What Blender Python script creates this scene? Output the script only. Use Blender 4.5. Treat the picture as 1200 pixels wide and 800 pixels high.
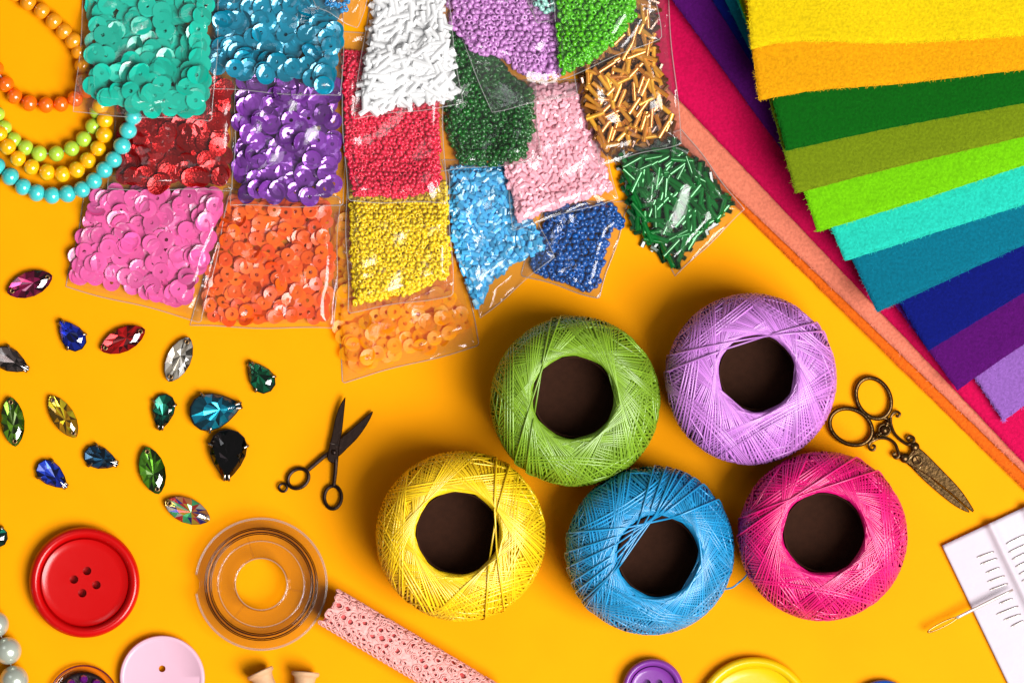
import bpy, bmesh, math, random
import numpy as np
from mathutils import Vector, Matrix
random.seed(7); RNG = np.random.default_rng(11)
for o in list(bpy.data.objects): bpy.data.objects.remove(o)
SC = bpy.context.scene; COL = SC.collection
S = 0.0003            # one photo pixel on the table is 0.3 mm
D = 5000.0            # camera height over the table, same unit (1.5 m)
R = math.radians
# ------------------------------------------------------------------ camera
cam_d = bpy.data.cameras.new('camera'); cam = bpy.data.objects.new('camera', cam_d); COL.objects.link(cam)
cam.location = (0, 0, D*S); cam_d.sensor_width = 36; cam_d.lens = 36*D/1200; cam_d.clip_start = 0.05; cam_d.clip_end = 50
SC.camera = cam
# ------------------------------------------------------------------ light
w = bpy.data.worlds.new('World'); SC.world = w; w.use_nodes = True
bg = w.node_tree.nodes['Background']; bg.inputs[0].default_value = (1.0, .97, .95, 1); bg.inputs[1].default_value = .12
def area(name, loc, power, size, color=(1, 1, 1), sy=None):
    d = bpy.data.lights.new(name, 'AREA'); d.energy = power; d.shape = 'RECTANGLE'; d.size = size; d.size_y = sy or size; d.color = color
    o = bpy.data.objects.new(name, d); COL.objects.link(o); o.location = loc
    o.rotation_euler = (-Vector(loc)).to_track_quat('-Z', 'Y').to_euler(); return o
area('key_softbox', (1.20, -.82, 1.98), 133, 1.4, (1, .98, .965))
area('added_overhead_light', (.45, -.35, 2.3), 4, .5, (1, .98, .96))  # added lamp, only there to reflect in film, sequins and facets
area('added_fill_light', (-1.3, 1.2, 2.2), 5, .9, (.93, .96, 1))  # added weak fill light for sheen, no known source
SC.render.engine = 'CYCLES'
SC.cycles.transparent_max_bounces = 32; SC.cycles.max_bounces = 10
SC.cycles.caustics_reflective = False; SC.cycles.caustics_refractive = False
SC.view_settings.view_transform = 'Standard'; SC.view_settings.look = 'None'
SC.view_settings.exposure = 0.0; SC.view_settings.gamma = 1
# ------------------------------------------------------------------ helpers
def lin(c):
    f = lambda v: (v/12.92 if v <= .04045 else ((v+.055)/1.055)**2.4)
    return tuple(f(x/255) for x in c)+(1,)
def mat(name, c, rough=.4, metal=0, spec=.5, coat=0, var=.0, hue=0, bump=0, bsize=4, mottle=0, msize=12, sheen=0, trans=0, clear=0, sss=0, c2=None, island=True, bstretch=None, detail=3, alb=.64):
    """procedural material: base colour with per-piece variation and mottling, bump; trans = translucent share, clear = see-through share"""
    m = bpy.data.materials.new(name); m.use_nodes = True; nt = m.node_tree; N = nt.nodes; L = nt.links
    p = N['Principled BSDF']; out = N['Material Output']
    col = tuple(x*alb for x in lin(c)[:3])+(1,); p.inputs['Base Color'].default_value = col
    p.inputs['Roughness'].default_value = rough; p.inputs['Metallic'].default_value = metal
    p.inputs['Specular IOR Level'].default_value = spec; p.inputs['Coat Weight'].default_value = coat; p.inputs['Coat Roughness'].default_value = .08
    if sheen: p.inputs['Sheen Weight'].default_value = sheen; p.inputs['Sheen Roughness'].default_value = .5; p.inputs['Sheen Tint'].default_value = col
    if sss:
        p.inputs['Subsurface Weight'].default_value = sss; p.inputs['Subsurface Scale'].default_value = .002
    tc = N.new('ShaderNodeTexCoord'); src = None
    if var or hue:
        g = N.new('ShaderNodeNewGeometry'); oi = N.new('ShaderNodeObjectInfo')
        ad = N.new('ShaderNodeMath'); ad.operation = 'ADD'; L.new(g.outputs['Random Per Island'], ad.inputs[0]); L.new(oi.outputs['Random'], ad.inputs[1])
        fr = N.new('ShaderNodeMath'); fr.operation = 'FRACT'; L.new(ad.outputs[0], fr.inputs[0])
        hs = N.new('ShaderNodeHueSaturation'); hs.inputs['Color'].default_value = col
        mr = N.new('ShaderNodeMapRange'); mr.inputs['To Min'].default_value = 1-var; mr.inputs['To Max'].default_value = 1+var
        L.new(fr.outputs[0], mr.inputs['Value']); L.new(mr.outputs[0], hs.inputs['Value'])
        if hue:
            mh = N.new('ShaderNodeMapRange'); mh.inputs['To Min'].default_value = .5-hue; mh.inputs['To Max'].default_value = .5+hue
            L.new(fr.outputs[0], mh.inputs['Value']); L.new(mh.outputs[0], hs.inputs['Hue'])
        src = hs.outputs[0]
    if mottle or c2:
        n = N.new('ShaderNodeTexNoise'); n.inputs['Scale'].default_value = 1/(msize*S); n.inputs['Detail'].default_value = 5
        L.new(tc.outputs['Object'], n.inputs['Vector'])
        mx = N.new('ShaderNodeMix'); mx.data_type = 'RGBA'
        rp = N.new('ShaderNodeMapRange'); rp.inputs['From Min'].default_value = .35; rp.inputs['From Max'].default_value = .65
        rp.inputs['To Max'].default_value = 1 if c2 else mottle
        L.new(n.outputs['Fac'], rp.inputs['Value']); L.new(rp.outputs[0], mx.inputs['Factor'])
        if src: L.new(src, mx.inputs['A'])
        else: mx.inputs['A'].default_value = col
        mx.inputs['B'].default_value = lin(c2) if c2 else tuple(x*.45 for x in col[:3])+(1,)
        src = mx.outputs['Result']
    if src: L.new(src, p.inputs['Base Color'])
    nrm = None
    if bump:
        n = N.new('ShaderNodeTexNoise'); n.inputs['Scale'].default_value = 1/(bsize*S); n.inputs['Detail'].default_value = detail
        if bstretch:
            mp = N.new('ShaderNodeMapping'); mp.inputs['Scale'].default_value = bstretch[:3]; mp.inputs['Rotation'].default_value = (0, 0, bstretch[3])
            L.new(tc.outputs['Object'], mp.inputs['Vector']); L.new(mp.outputs[0], n.inputs['Vector'])
        else: L.new(tc.outputs['Object'], n.inputs['Vector'])
        b = N.new('ShaderNodeBump'); b.inputs['Strength'].default_value = min(bump, 1); b.inputs['Distance'].default_value = S*max(1, bump)*bsize*.35
        L.new(n.outputs['Fac'], b.inputs['Height']); L.new(b.outputs[0], p.inputs['Normal']); nrm = b
    last = p.outputs[0]
    if trans:
        t = N.new('ShaderNodeBsdfTranslucent'); t.inputs['Color'].default_value = col
        if src: L.new(src, t.inputs['Color'])
        ms = N.new('ShaderNodeMixShader'); ms.inputs[0].default_value = trans; L.new(last, ms.inputs[1]); L.new(t.outputs[0], ms.inputs[2]); last = ms.outputs[0]
    if clear:
        t = N.new('ShaderNodeBsdfTransparent'); t.inputs['Color'].default_value = tuple(min(1, .1+x*.95) for x in col[:3])+(1,)
        ms = N.new('ShaderNodeMixShader'); ms.inputs[0].default_value = clear; L.new(last, ms.inputs[1]); L.new(t.outputs[0], ms.inputs[2]); last = ms.outputs[0]
    L.new(last, out.inputs['Surface'])
    return m
def glassy(name, tint, edge, rough=.03, haze=0, bump=0, bsize=20, ior=1.45, gain=1.0):
    """thin clear plastic or crystal: tinted see-through, darker tint at grazing view, mirror sheen by Fresnel, optional milky haze"""
    m = bpy.data.materials.new(name); m.use_nodes = True; nt = m.node_tree; N = nt.nodes; L = nt.links
    N.remove(N['Principled BSDF']); out = N['Material Output']
    lw = N.new('ShaderNodeLayerWeight'); lw.inputs['Blend'].default_value = .35
    mc = N.new('ShaderNodeMix'); mc.data_type = 'RGBA'; mc.inputs['A'].default_value = lin(tint); mc.inputs['B'].default_value = lin(edge)
    pt = N.new('ShaderNodeMath'); pt.operation = 'POWER'; pt.inputs[1].default_value = 3; lw.inputs['Blend'].default_value = .5; L.new(lw.outputs['Facing'], pt.inputs[0]); L.new(pt.outputs[0], mc.inputs['Factor'])
    t = N.new('ShaderNodeBsdfTransparent'); L.new(mc.outputs['Result'], t.inputs['Color'])
    g = N.new('ShaderNodeBsdfGlossy'); g.inputs['Roughness'].default_value = rough
    # Schlick's formula on the facing angle: the same from both sides of a thin wall
    fr = N.new('ShaderNodeLayerWeight'); fr.inputs['Blend'].default_value = .5; f0 = ((ior-1)/(ior+1))**2
    pw = N.new('ShaderNodeMath'); pw.operation = 'POWER'; pw.inputs[1].default_value = 5; L.new(fr.outputs['Facing'], pw.inputs[0])
    mu = N.new('ShaderNodeMath'); mu.operation = 'MULTIPLY_ADD'; mu.use_clamp = True; mu.inputs[1].default_value = .8*gain; mu.inputs[2].default_value = f0*gain; L.new(pw.outputs[0], mu.inputs[0])
    ms = N.new('ShaderNodeMixShader'); L.new(mu.outputs[0], ms.inputs[0]); L.new(t.outputs[0], ms.inputs[1]); L.new(g.outputs[0], ms.inputs[2]); last = ms.outputs[0]
    if haze:
        d = N.new('ShaderNodeBsdfDiffuse'); d.inputs['Color'].default_value = (.8, .8, .8, 1)
        m2 = N.new('ShaderNodeMixShader'); m2.inputs[0].default_value = haze; L.new(last, m2.inputs[1]); L.new(d.outputs[0], m2.inputs[2]); last = m2.outputs[0]
    if bump:
        tc = N.new('ShaderNodeTexCoord'); n = N.new('ShaderNodeTexNoise'); n.inputs['Scale'].default_value = 1/(bsize*S); n.inputs['Detail'].default_value = 2.5
        n.inputs['Distortion'].default_value = .6
        L.new(tc.outputs['Object'], n.inputs['Vector'])
        b = N.new('ShaderNodeBump'); b.inputs['Strength'].default_value = bump; b.inputs['Distance'].default_value = S*bsize*.3
        L.new(n.outputs['Fac'], b.inputs['Height'])
        for q in (g, fr): L.new(b.outputs[0], q.inputs['Normal'])
    L.new(last, out.inputs['Surface']); return m

def W(x, y, z=0):
    """photo pixel + height over the table -> metres"""
    k = (D-z)/D
    return Vector(((x-600)*k*S, (400-y)*k*S, z*S))
class MB:
    """collects shapes (in pixel units, already placed) and links them as one mesh"""
    def __init__(s): s.v = []; s.f = []; s.n = 0; s.mi = []
    def add(s, v, f, mi=0):
        v = np.asarray(v, float).reshape(-1, 3); s.v.append(v); s.f += [tuple(int(i)+s.n for i in q) for q in f]; s.mi += [mi]*len(f); s.n += len(v)
    def tube(s, P, r, n=6, closed=False, caps=True, flat=1.0):
        P = np.asarray(P, float); m = len(P); r = np.broadcast_to(np.asarray(r, float), (m,))
        T = (np.roll(P, -1, 0)-np.roll(P, 1, 0)) if closed else np.gradient(P, axis=0)
        T /= np.linalg.norm(T, axis=1)[:, None]+1e-9
        up = np.tile([0, 0, 1.], (m, 1)); up[np.abs(T[:, 2]) > .95] = [1., 0, 0]
        A = np.cross(T, up); A /= np.linalg.norm(A, axis=1)[:, None]+1e-9; B = np.cross(A, T)
        th = np.linspace(0, 2*np.pi, n, endpoint=False)
        V = P[:, None]+r[:, None, None]*(np.cos(th)[None, :, None]*A[:, None]+flat*np.sin(th)[None, :, None]*B[:, None])
        f = []
        for i in range(m if closed else m-1):
            j = (i+1) % m
            for k in range(n): l = (k+1) % n; f.append((i*n+k, i*n+l, j*n+l, j*n+k))
        if caps and not closed: f += [tuple(range(n)), tuple(reversed([(m-1)*n+k for k in range(n)]))]
        s.add(V.reshape(-1, 3), f)
    def lathe(s, prof, c=(0, 0, 0), n=48, M=None, close=False, mi=0):
        prof = list(prof); V = []; f = []; m = len(prof)
        for r, z in prof:
            for k in range(n): a = 2*math.pi*k/n; V.append((r*math.cos(a), r*math.sin(a), z))
        for i in range(m if close else m-1):
            j = (i+1) % m
            for k in range(n): l = (k+1) % n; f.append((i*n+k, i*n+l, j*n+l, j*n+k))
        if not close:
            if prof[0][0] > 0: f.append(tuple(reversed(range(n))))
            if prof[-1][0] > 0: f.append(tuple((m-1)*n+k for k in range(n)))
        V = np.array(V)
        if M is not None: V = V@np.array(M.to_3x3()).T
        s.add(V+np.array(c), f, mi)
    def ball(s, c, r, n=12, m=8, sz=1):
        s.lathe([(max(r*math.sin(math.pi*i/m), 1e-3), -r*sz*math.cos(math.pi*i/m)) for i in range(m+1)], c, n)
    def prism(s, poly, z0, z1, bev=0, mi=0):
        poly = np.asarray(poly, float)[:, :2]
        a = .5*np.sum(poly[:, 0]*np.roll(poly[:, 1], -1)-np.roll(poly[:, 0], -1)*poly[:, 1])
        if a < 0: poly = poly[::-1]
        n = len(poly); c = poly.mean(0)
        def inset(q, d):
            e = np.roll(q, -1, 0)-q; e /= np.linalg.norm(e, axis=1)[:, None]+1e-9
            nn = np.stack([-e[:, 1], e[:, 0]], 1); v = nn+np.roll(nn, 1, 0); v /= np.linalg.norm(v, axis=1)[:, None]+1e-9
            return q+v*d
        rings = [(poly, z0), (poly, z1-bev)]+([(inset(poly, bev), z1)] if bev else [])
        V = [(x, y, z) for q, z in rings for x, y in q]; f = []
        for i in range(len(rings)-1):
            for k in range(n): l = (k+1) % n; f.append((i*n+k, i*n+l, (i+1)*n+l, (i+1)*n+k))
        f.append(tuple(reversed(range(n)))); f.append(tuple((len(rings)-1)*n+k for k in range(n)))
        s.add(V, f, mi)
    def mesh(s, name, mats, smooth=True, world=True, org=None):
        V = np.concatenate(s.v) if s.v else np.zeros((0, 3))
        if world:
            k = (D-V[:, 2])/D
            V = np.stack([(V[:, 0]-600)*k*S, (400-V[:, 1])*k*S, V[:, 2]*S], 1)
            flip = True
        else: V = V*S; flip = False
        if org is not None: V = V-np.array(org)
        me = bpy.data.meshes.new(name)
        me.from_pydata(V.tolist(), [], [q[::-1] for q in s.f] if flip else s.f)
        for m in (mats if isinstance(mats, (list, tuple)) else [mats]): me.materials.append(m)
        me.polygons.foreach_set('use_smooth', [smooth]*len(me.polygons))
        if max(s.mi, default=0): me.polygons.foreach_set('material_index', s.mi)
        me.update(); return me
    def obj(s, name, mats, parent=None, smooth=True, kind=None, sharp=None, org=None):
        if org is None: org = parent.location if parent is not None and parent.parent is None else (getattr(parent, '_o', None) or (0, 0, 0))
        if parent is not None: org = origin_of(parent)
        o = bpy.data.objects.new(name, s.mesh(name, mats, smooth, True, org)); COL.objects.link(o)
        if parent is not None: o.parent = parent
        else: o.location = org
        if sharp: o.data.set_sharp_from_angle(angle=R(sharp))
        if kind: o['kind'] = kind
        return o
def origin_of(o):
    v = Vector((0, 0, 0))
    while o is not None: v += o.location; o = o.parent
    return v
def thing(name, label, cat, x, y, z=0, group=None):
    o = bpy.data.objects.new(name, None); COL.objects.link(o); o.location = W(x, y, z); o.empty_display_size = .01
    o['label'] = label; o['category'] = cat
    if group: o['group'] = group
    return o
def tag(o, label, cat, group=None):
    o['label'] = label; o['category'] = cat
    if group: o['group'] = group
    return o
def inst(name, me, parent, x, y, z, rot):
    o = bpy.data.objects.new(name, me); COL.objects.link(o); o.parent = parent
    o.location = W(x, y, z)-origin_of(parent); o.rotation_euler = rot; return o
def spline(P, n=60, closed=False):
    """Catmull-Rom through control points"""
    P = [np.array(p, float) for p in P]; m = len(P); out = []
    segs = m if closed else m-1
    for i in range(segs):
        g = (lambda k: P[k % m]) if closed else (lambda k: P[min(max(k, 0), m-1)])
        a, b, c, d = g(i-1), g(i), g(i+1), g(i+2); k = max(2, n//segs)
        for t in np.linspace(0, 1, k, endpoint=False):
            out.append(.5*((2*b)+(c-a)*t+(2*a-5*b+4*c-d)*t*t+(3*b-a-3*c+d)*t**3))
    if not closed: out.append(P[-1])
    return np.array(out)
def poly_sd(poly, X, Y):
    """signed distance to a polygon, positive inside"""
    P = np.asarray(poly, float); d = np.full(X.shape, 1e9); ins = np.zeros(X.shape, bool)
    for i in range(len(P)):
        (x0, y0), (x1, y1) = P[i], P[(i+1) % len(P)]; ex, ey = x1-x0, y1-y0
        t = np.clip(((X-x0)*ex+(Y-y0)*ey)/(ex*ex+ey*ey+1e-9), 0, 1)
        d = np.minimum(d, np.hypot(X-x0-t*ex, Y-y0-t*ey))
        c = ((y0 > Y) != (y1 > Y)) & (X < (x1-x0)*(Y-y0)/(y1-y0+1e-12)+x0); ins ^= c
    return np.where(ins, d, -d)
def sstep(t): t = np.clip(t, 0, 1); return t*t*(3-2*t)
# height field of what already lies on the table (4 px cells), bags drape over it
GX0, GY0, GC = -160, -160, 4; GW, GH = 380, 280
HF = np.zeros((GH, GW)); GXX, GYY = np.meshgrid(GX0+GC*np.arange(GW), GY0+GC*np.arange(GH))
def blur(A, k):
    for ax in (0, 1):
        for _ in range(2):
            c = sum(np.roll(A, s, ax) for s in range(-k, k+1))/(2*k+1); A = c
    return A
def dilate(A, k):
    for ax in (0, 1): A = np.max([np.roll(A, s, ax) for s in range(-k, k+1)], 0)
    return A
def sample(A, x, y):
    fx = np.clip((np.asarray(x, float)-GX0)/GC, 0, GW-1.01); fy = np.clip((np.asarray(y, float)-GY0)/GC, 0, GH-1.01)
    i = fx.astype(int); j = fy.astype(int); u = fx-i; v = fy-j
    return (A[j, i]*(1-u)+A[j, i+1]*u)*(1-v)+(A[j+1, i]*(1-u)+A[j+1, i+1]*u)*v
# ------------------------------------------------------------------ table
m_table = mat('orange_yellow_card', (255, 163, 0), alb=.8, rough=.55, spec=.04, mottle=.06, msize=60, bump=.10, bsize=3)
b = MB(); n = 60; xs = np.linspace(-9400, 10600, n); ys = np.linspace(-9600, 10400, n)
V = [(x, y, 0) for y in ys for x in xs]; b.add(V, [(j*n+i, j*n+i+1, (j+1)*n+i+1, (j+1)*n+i) for j in range(n-1) for i in range(n-1)])
V2 = b.v[0]; V2 = np.stack([(V2[:, 0]-600)*S, (400-V2[:, 1])*S, V2[:, 2]*S], 1)
me = bpy.data.meshes.new('table_surface'); me.from_pydata(V2.tolist(), [], [q[::-1] for q in b.f]); me.materials.append(m_table)
tb = bpy.data.objects.new('table_surface', me); COL.objects.link(tb); tb['kind'] = 'structure'
# ------------------------------------------------------------------ felt sheets
def und(x, y): return 1.2*np.sin(x*.021+y*.013)+.9*np.sin(x*.011-y*.027+1)
def felt(nm_label, c, BL, TL, edge, z, th, wav=0, fib=4200, c2=None, group='felt sheets fanned out in the corner', jag=.2):
    """sheet swept from its front edge (through edge points, BL first) along its left edge up to TL"""
    m = mat('felt_'+nm_label.split()[0], c, rough=.95, spec=.12, sheen=.25, mottle=.42, msize=3.4, bump=1.0, bsize=3.0, detail=4, alb=.63)
    E = spline([BL]+edge, 220); L = np.array(TL, float)-np.array(BL, float); ll = np.linalg.norm(L)
    seg = np.r_[0, np.cumsum(np.linalg.norm(np.diff(E, axis=0), axis=1))]; nu = max(40, int(seg[-1]/5)); nv = int(ll/6)
    us = np.linspace(0, seg[-1], nu); ex = np.interp(us, seg, E[:, 0]); ey = np.interp(us, seg, E[:, 1])
    vs = np.linspace(0, 1, nv); X = ex[:, None]+vs[None]*L[0]; Y = ey[:, None]+vs[None]*L[1]
    X[:, 0] += RNG.normal(0, jag, nu); Y[:, 0] += RNG.normal(0, jag, nu); X[0, :] += RNG.normal(0, jag, nv); Y[0] += RNG.normal(0, jag, nv)
    Z = z+th+und(X, Y)+RNG.normal(0, .07, X.shape)
    if wav:
        Z += wav*np.exp(-vs[None]*ll/40)*(np.sin(ex*.045+.8)[:, None]+.5*np.sin(ex*.019+2)[:, None]+1.2)
    Zb = np.maximum(Z-th, .15); Z = np.maximum(Z, Zb+th*.7); Z[:, 0] -= .9; Z[0] -= .9
    r = thing('felt_sheet', nm_label, 'felt sheet', BL[0], BL[1], z, group)
    idx = np.arange(nu*nv).reshape(nu, nv); q = nu*nv
    f = np.stack([idx[:-1, :-1], idx[:-1, 1:], idx[1:, 1:], idx[1:, :-1]], -1).reshape(-1, 4)
    V = np.concatenate([np.stack([X, Y, Z], -1).reshape(-1, 3), np.stack([X, Y, Zb], -1).reshape(-1, 3)])
    per = np.r_[idx[:, 0], idx[-1, 1:], idx[-2::-1, -1], idx[0, -2:0:-1]]
    side = np.stack([per, np.roll(per, -1), np.roll(per, -1)+q, per+q], 1)
    b = MB(); b.add(V, np.concatenate([f[:, ::-1], f+q, side[:, ::-1]]).tolist()); b.obj('sheet', m, r)
    # loose fibres matted over the face and standing off the two cut edges
    b = MB(); nf = fib; uu = RNG.random(nf)*seg[-1]; vv = RNG.random(nf)*min(1, 170/ll)
    k = nf//22; vv[:k] = RNG.random(k)*.006; vv[k:k+k//2] = RNG.random(k//2); uu[k:k+k//2] = RNG.random(k//2)*1.5
    fx = np.interp(uu, us, ex)+vv*L[0]; fy = np.interp(uu, us, ey)+vv*L[1]
    ok = (fx > 640) & (fx < 1230) & (fy > -30); fx, fy, vv = fx[ok], fy[ok], vv[ok]; nf = len(fx)
    fz = z+th+und(fx, fy)+.05+RNG.random(nf)*.22
    if wav: fz += wav*np.exp(-vv*ll/40)*(np.sin(fx*.045+.8)+.5*np.sin(fx*.019+2)+1.2)
    a = RNG.random(nf)*2*np.pi; ln = 1.6+RNG.random(nf)*2.6; bend = RNG.normal(0, .9, nf); wd = .15
    Vf = []
    for t in (-1, 0, 1):
        aa = a+bend*t*.5; px = fx+t*ln*np.cos(aa); py = fy+t*ln*np.sin(aa); pz = fz-.35*abs(t)
        Vf.append(np.stack([px-wd*np.sin(aa), py+wd*np.cos(aa), pz], 1)); Vf.append(np.stack([px+wd*np.sin(aa), py-wd*np.cos(aa), pz+.1], 1))
    Vf = np.stack(Vf, 1).reshape(-1, 3); base = np.arange(nf)[:, None]*6
    F = np.concatenate([base+np.array([[0, 1, 3, 2]]), base+np.array([[2, 3, 5, 4]])])
    mf = mat('felt_fibre', tuple(min(255, int(v*1.03+5)) for v in c), rough=.9, spec=.15, sheen=.3, var=.22, alb=.68)
    b.add(Vf, F.tolist()); b.obj('felt_fibres', mf, r, kind='stuff')
    return r
FS = [
 ('orange felt sheet, lowest in the pile, its edge on the yellow table', (250, 114, 22), (1292, 664), (700, 82), [(1500, 480)], 0, 7, 0),
 ('salmon pink felt sheet between the orange and the crimson ones', (250, 140, 110), (1290, 640), (700, 74), [(1500, 450)], 8, 5, 0),
 ('crimson pink felt sheet lying on the salmon one', (226, 6, 84), (1285, 632), (692, 8), [(1500, 430)], 14, 5, 0),
 ('lavender felt sheet with the lowest corner of the upper fan', (158, 104, 196), (1178, 493), (820, -40), [(1200, 475), (1420, 310)], 20, 10, 0),
 ('purple felt sheet just above the lavender one', (92, 10, 112), (1122, 457), (758, -40), [(1200, 403), (1440, 240)], 31, 10, 0),
 ('dark blue felt sheet above the purple one', (8, 22, 120), (1088, 411), (810, -40), [(1200, 343), (1440, 200)], 42, 10, 0),
 ('teal blue felt sheet above the dark blue one', (0, 118, 144), (1028, 366), (830, -40), [(1200, 287), (1450, 172)], 53, 10, 0),
 ('aqua turquoise felt sheet above the teal one', (40, 216, 192), (990, 306), (846, -40), [(1200, 240), (1450, 160)], 64, 10, 0),
 ('bright lime green felt sheet in the middle of the fan', (124, 214, 4), (958, 272), (852, -40), [(1080, 234), (1200, 194), (1460, 110)], 75, 10, 0),
 ('olive green felt sheet above the lime one', (124, 146, 14), (932, 227), (857, -40), [(1050, 196), (1200, 160), (1460, 95)], 86, 10, .4),
 ('dark green felt sheet below the amber one', (4, 98, 12), (921, 177), (864, -40), [(1040, 151), (1200, 121), (1460, 72)], 97, 10, 0),
 ('amber orange felt sheet with a wavy edge under the yellow one', (250, 172, 4), (889, 118), (868, -40), [(960, 106), (1060, 98), (1200, 82), (1460, 55)], 110, 11, 1.0),
 ('bright yellow felt sheet on top of the fan', (250, 214, 6), (880, 58), (872, -60), [(918, 50), (970, 49), (1060, 51), (1200, 42), (1460, 20)], 122, 8, 1.6),
]
for a in FS: felt(*a)
# ------------------------------------------------------------------ bags of sequins and beads
for (x0, y0), (x1, y1), zz in (((1292, 664), (700, 82), 8), ((1290, 640), (700, 74), 14), ((1285, 632), (692, 8), 20)):
    HF = np.where(poly_sd([(x0, y0), (x1, y1), (x1-150, -400), (1800, -400), (1800, y0)], GXX, GYY) > 0, np.maximum(HF, zz), HF)
m_film = glassy('clear_bag_film', (250, 250, 250), (225, 225, 225), rough=.1, haze=.012, bump=.2, bsize=20, ior=1.42, gain=1.25)
m_seam = glassy('bag_seam_film', (235, 232, 228), (225, 225, 225), rough=.15, haze=.18, ior=1.5)
def lay_bag(name, label, quad, cont, T, group, creases=9, seed=0, extra=()):
    """clear pillow bag draped over what lies below; returns its root and the height functions its filling needs"""
    global HF
    rg = np.random.default_rng(seed+101)
    base = blur(dilate(HF, 2), 3)
    Q = np.array(quad, float); c = Q.mean(0)
    root = thing(name, label, 'bag', c[0], c[1], float(sample(base, c[0], c[1])), group)
    nu = int(max(np.linalg.norm(Q[1]-Q[0]), np.linalg.norm(Q[2]-Q[3]))/2.6); nv = int(max(np.linalg.norm(Q[3]-Q[0]), np.linalg.norm(Q[2]-Q[1]))/2.6)
    u, v = np.meshgrid(np.linspace(0, 1, nu), np.linspace(0, 1, nv), indexing='ij')
    P = [(1-u)*(1-v)*Q[0][k]+u*(1-v)*Q[1][k]+u*v*Q[2][k]+(1-u)*v*Q[3][k] for k in (0, 1)]
    X, Y = P
    # gently scalloped outline
    eb = (u*(1-u)*4)*(v*(1-v)*4)
    X = X+1.2*np.sin(v*9+seed)*(1-eb); Y = Y+1.2*np.sin(u*8+seed*2)*(1-eb)
    sd = poly_sd(cont, X, Y); bz = sample(base, X, Y)
    edge = np.minimum.reduce([u*nu, (1-u)*nu, v*nv, (1-v)*nv])*2.6; em = sstep(edge/7)
    Z = bz+.9+(T+2)*sstep((sd+12)/24)*em
    wr = np.zeros_like(Z)
    for k in range(6):
        a = rg.random()*6.28; f = .05+.12*rg.random(); wr += np.sin(f*(X*np.cos(a)+Y*np.sin(a))+rg.random()*6+1.5*np.sin(.03*X+.04*Y+k))*.58
    for k in range(creases):                    # sharp folds running in from the rim
        i = rg.integers(0, 4); t = rg.random() if k > 1 else .02
        p0 = Q[i]*(1-t)+Q[(i+1) % 4]*t if k > 1 else Q[[3, 2][k]]
        dirn = (c-p0)/np.linalg.norm(c-p0); ang = rg.normal(0, .7); dirn = np.array([dirn[0]*math.cos(ang)-dirn[1]*math.sin(ang), dirn[0]*math.sin(ang)+dirn[1]*math.cos(ang)])
        ln = 25+rg.random()*40; al = (X-p0[0])*dirn[0]+(Y-p0[1])*dirn[1]; ac = -(X-p0[0])*dirn[1]+(Y-p0[1])*dirn[0]+3*np.sin(al*.08)
        wr += 3.0*np.exp(-np.abs(ac)/2.6)*sstep((al+3)/8)*sstep((ln-al)/ln)
    Z = Z+wr*(.25+.75*em)*np.where(edge < 2, .3, 1)
    Z = np.maximum(Z, .6+bz)
    Zb = bz+.35
    idx = np.arange(nu*nv).reshape(nu, nv); q = nu*nv
    f = np.stack([idx[:-1, :-1], idx[:-1, 1:], idx[1:, 1:], idx[1:, :-1]], -1).reshape(-1, 4)
    b = MB(); b.add(np.stack([X, Y, Z], -1).reshape(-1, 3), f[:, ::-1].tolist()); b.obj('bag_film', m_film, root)
    st = 3; b = MB(); Xs, Ys, Zs = X[::st, ::st], Y[::st, ::st], Zb[::st, ::st]; a1, a2 = Xs.shape; id2 = np.arange(a1*a2).reshape(a1, a2)
    f2 = np.stack([id2[:-1, :-1], id2[:-1, 1:], id2[1:, 1:], id2[1:, :-1]], -1).reshape(-1, 4)
    b.add(np.stack([Xs, Ys, Zs], -1).reshape(-1, 3), f2.tolist()); b.obj('back_film', m_film, root)
    per = np.r_[idx[:, 0], idx[-1, 1:], idx[-2::-1, -1], idx[0, -2:0:-1]]; pv = np.stack([X, Y, Z], -1).reshape(-1, 3)[per]
    b = MB(); b.tube(pv[::2]+np.array([0, 0, .1]), .62, 5, closed=True); b.obj('bag_seam', m_seam, root)
    gsd = poly_sd(cont, GXX, GYY); fsd = poly_sd(Q, GXX, GYY)
    thick = lambda x, y: T*sstep((poly_sd(cont, np.asarray(x, float), np.asarray(y, float))+3)/15)
    HF = np.where(fsd > 0, np.maximum(HF, base+2+T*sstep((gsd+8)/18)), HF)
    return root, (lambda x, y: sample(base, x, y)), thick
def inside(cont, n, margin, rg, best=5):
    P = np.array(cont, float); lo, hi = P.min(0), P.max(0); lo = np.maximum(lo, -45); out = []
    while len(out) < n:
        c = lo+rg.random((best*6, 2))*(hi-lo); c = c[poly_sd(cont, c[:, 0], c[:, 1]) > margin][:best]
        if len(c) == 0: continue
        if out:
            A = np.array(out); d = ((c[:, None]-A[None])**2).sum(-1).min(1); out.append(c[d.argmax()])
        else: out.append(c[0])
    return np.array(out)
def sequin_mesh(name, r, hole, m, cup=.16, flat=.5):
    b = MB(); n = 14 if r > 10 else 12; rings = [(hole, 0), (flat*r, .02*r), (r, cup*r)]
    V = []; f = []
    for i, (q, z) in enumerate(rings):
        for k in range(n): a = 2*math.pi*k/n; V.append((q*math.cos(a), q*math.sin(a), z))
    for i in range(2):
        for k in range(n): l = (k+1) % n; f.append((i*n+k, (i+1)*n+k, (i+1)*n+l, i*n+l))
    b.add(V, f); return b.mesh(name, m, smooth=False, world=False)
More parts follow.
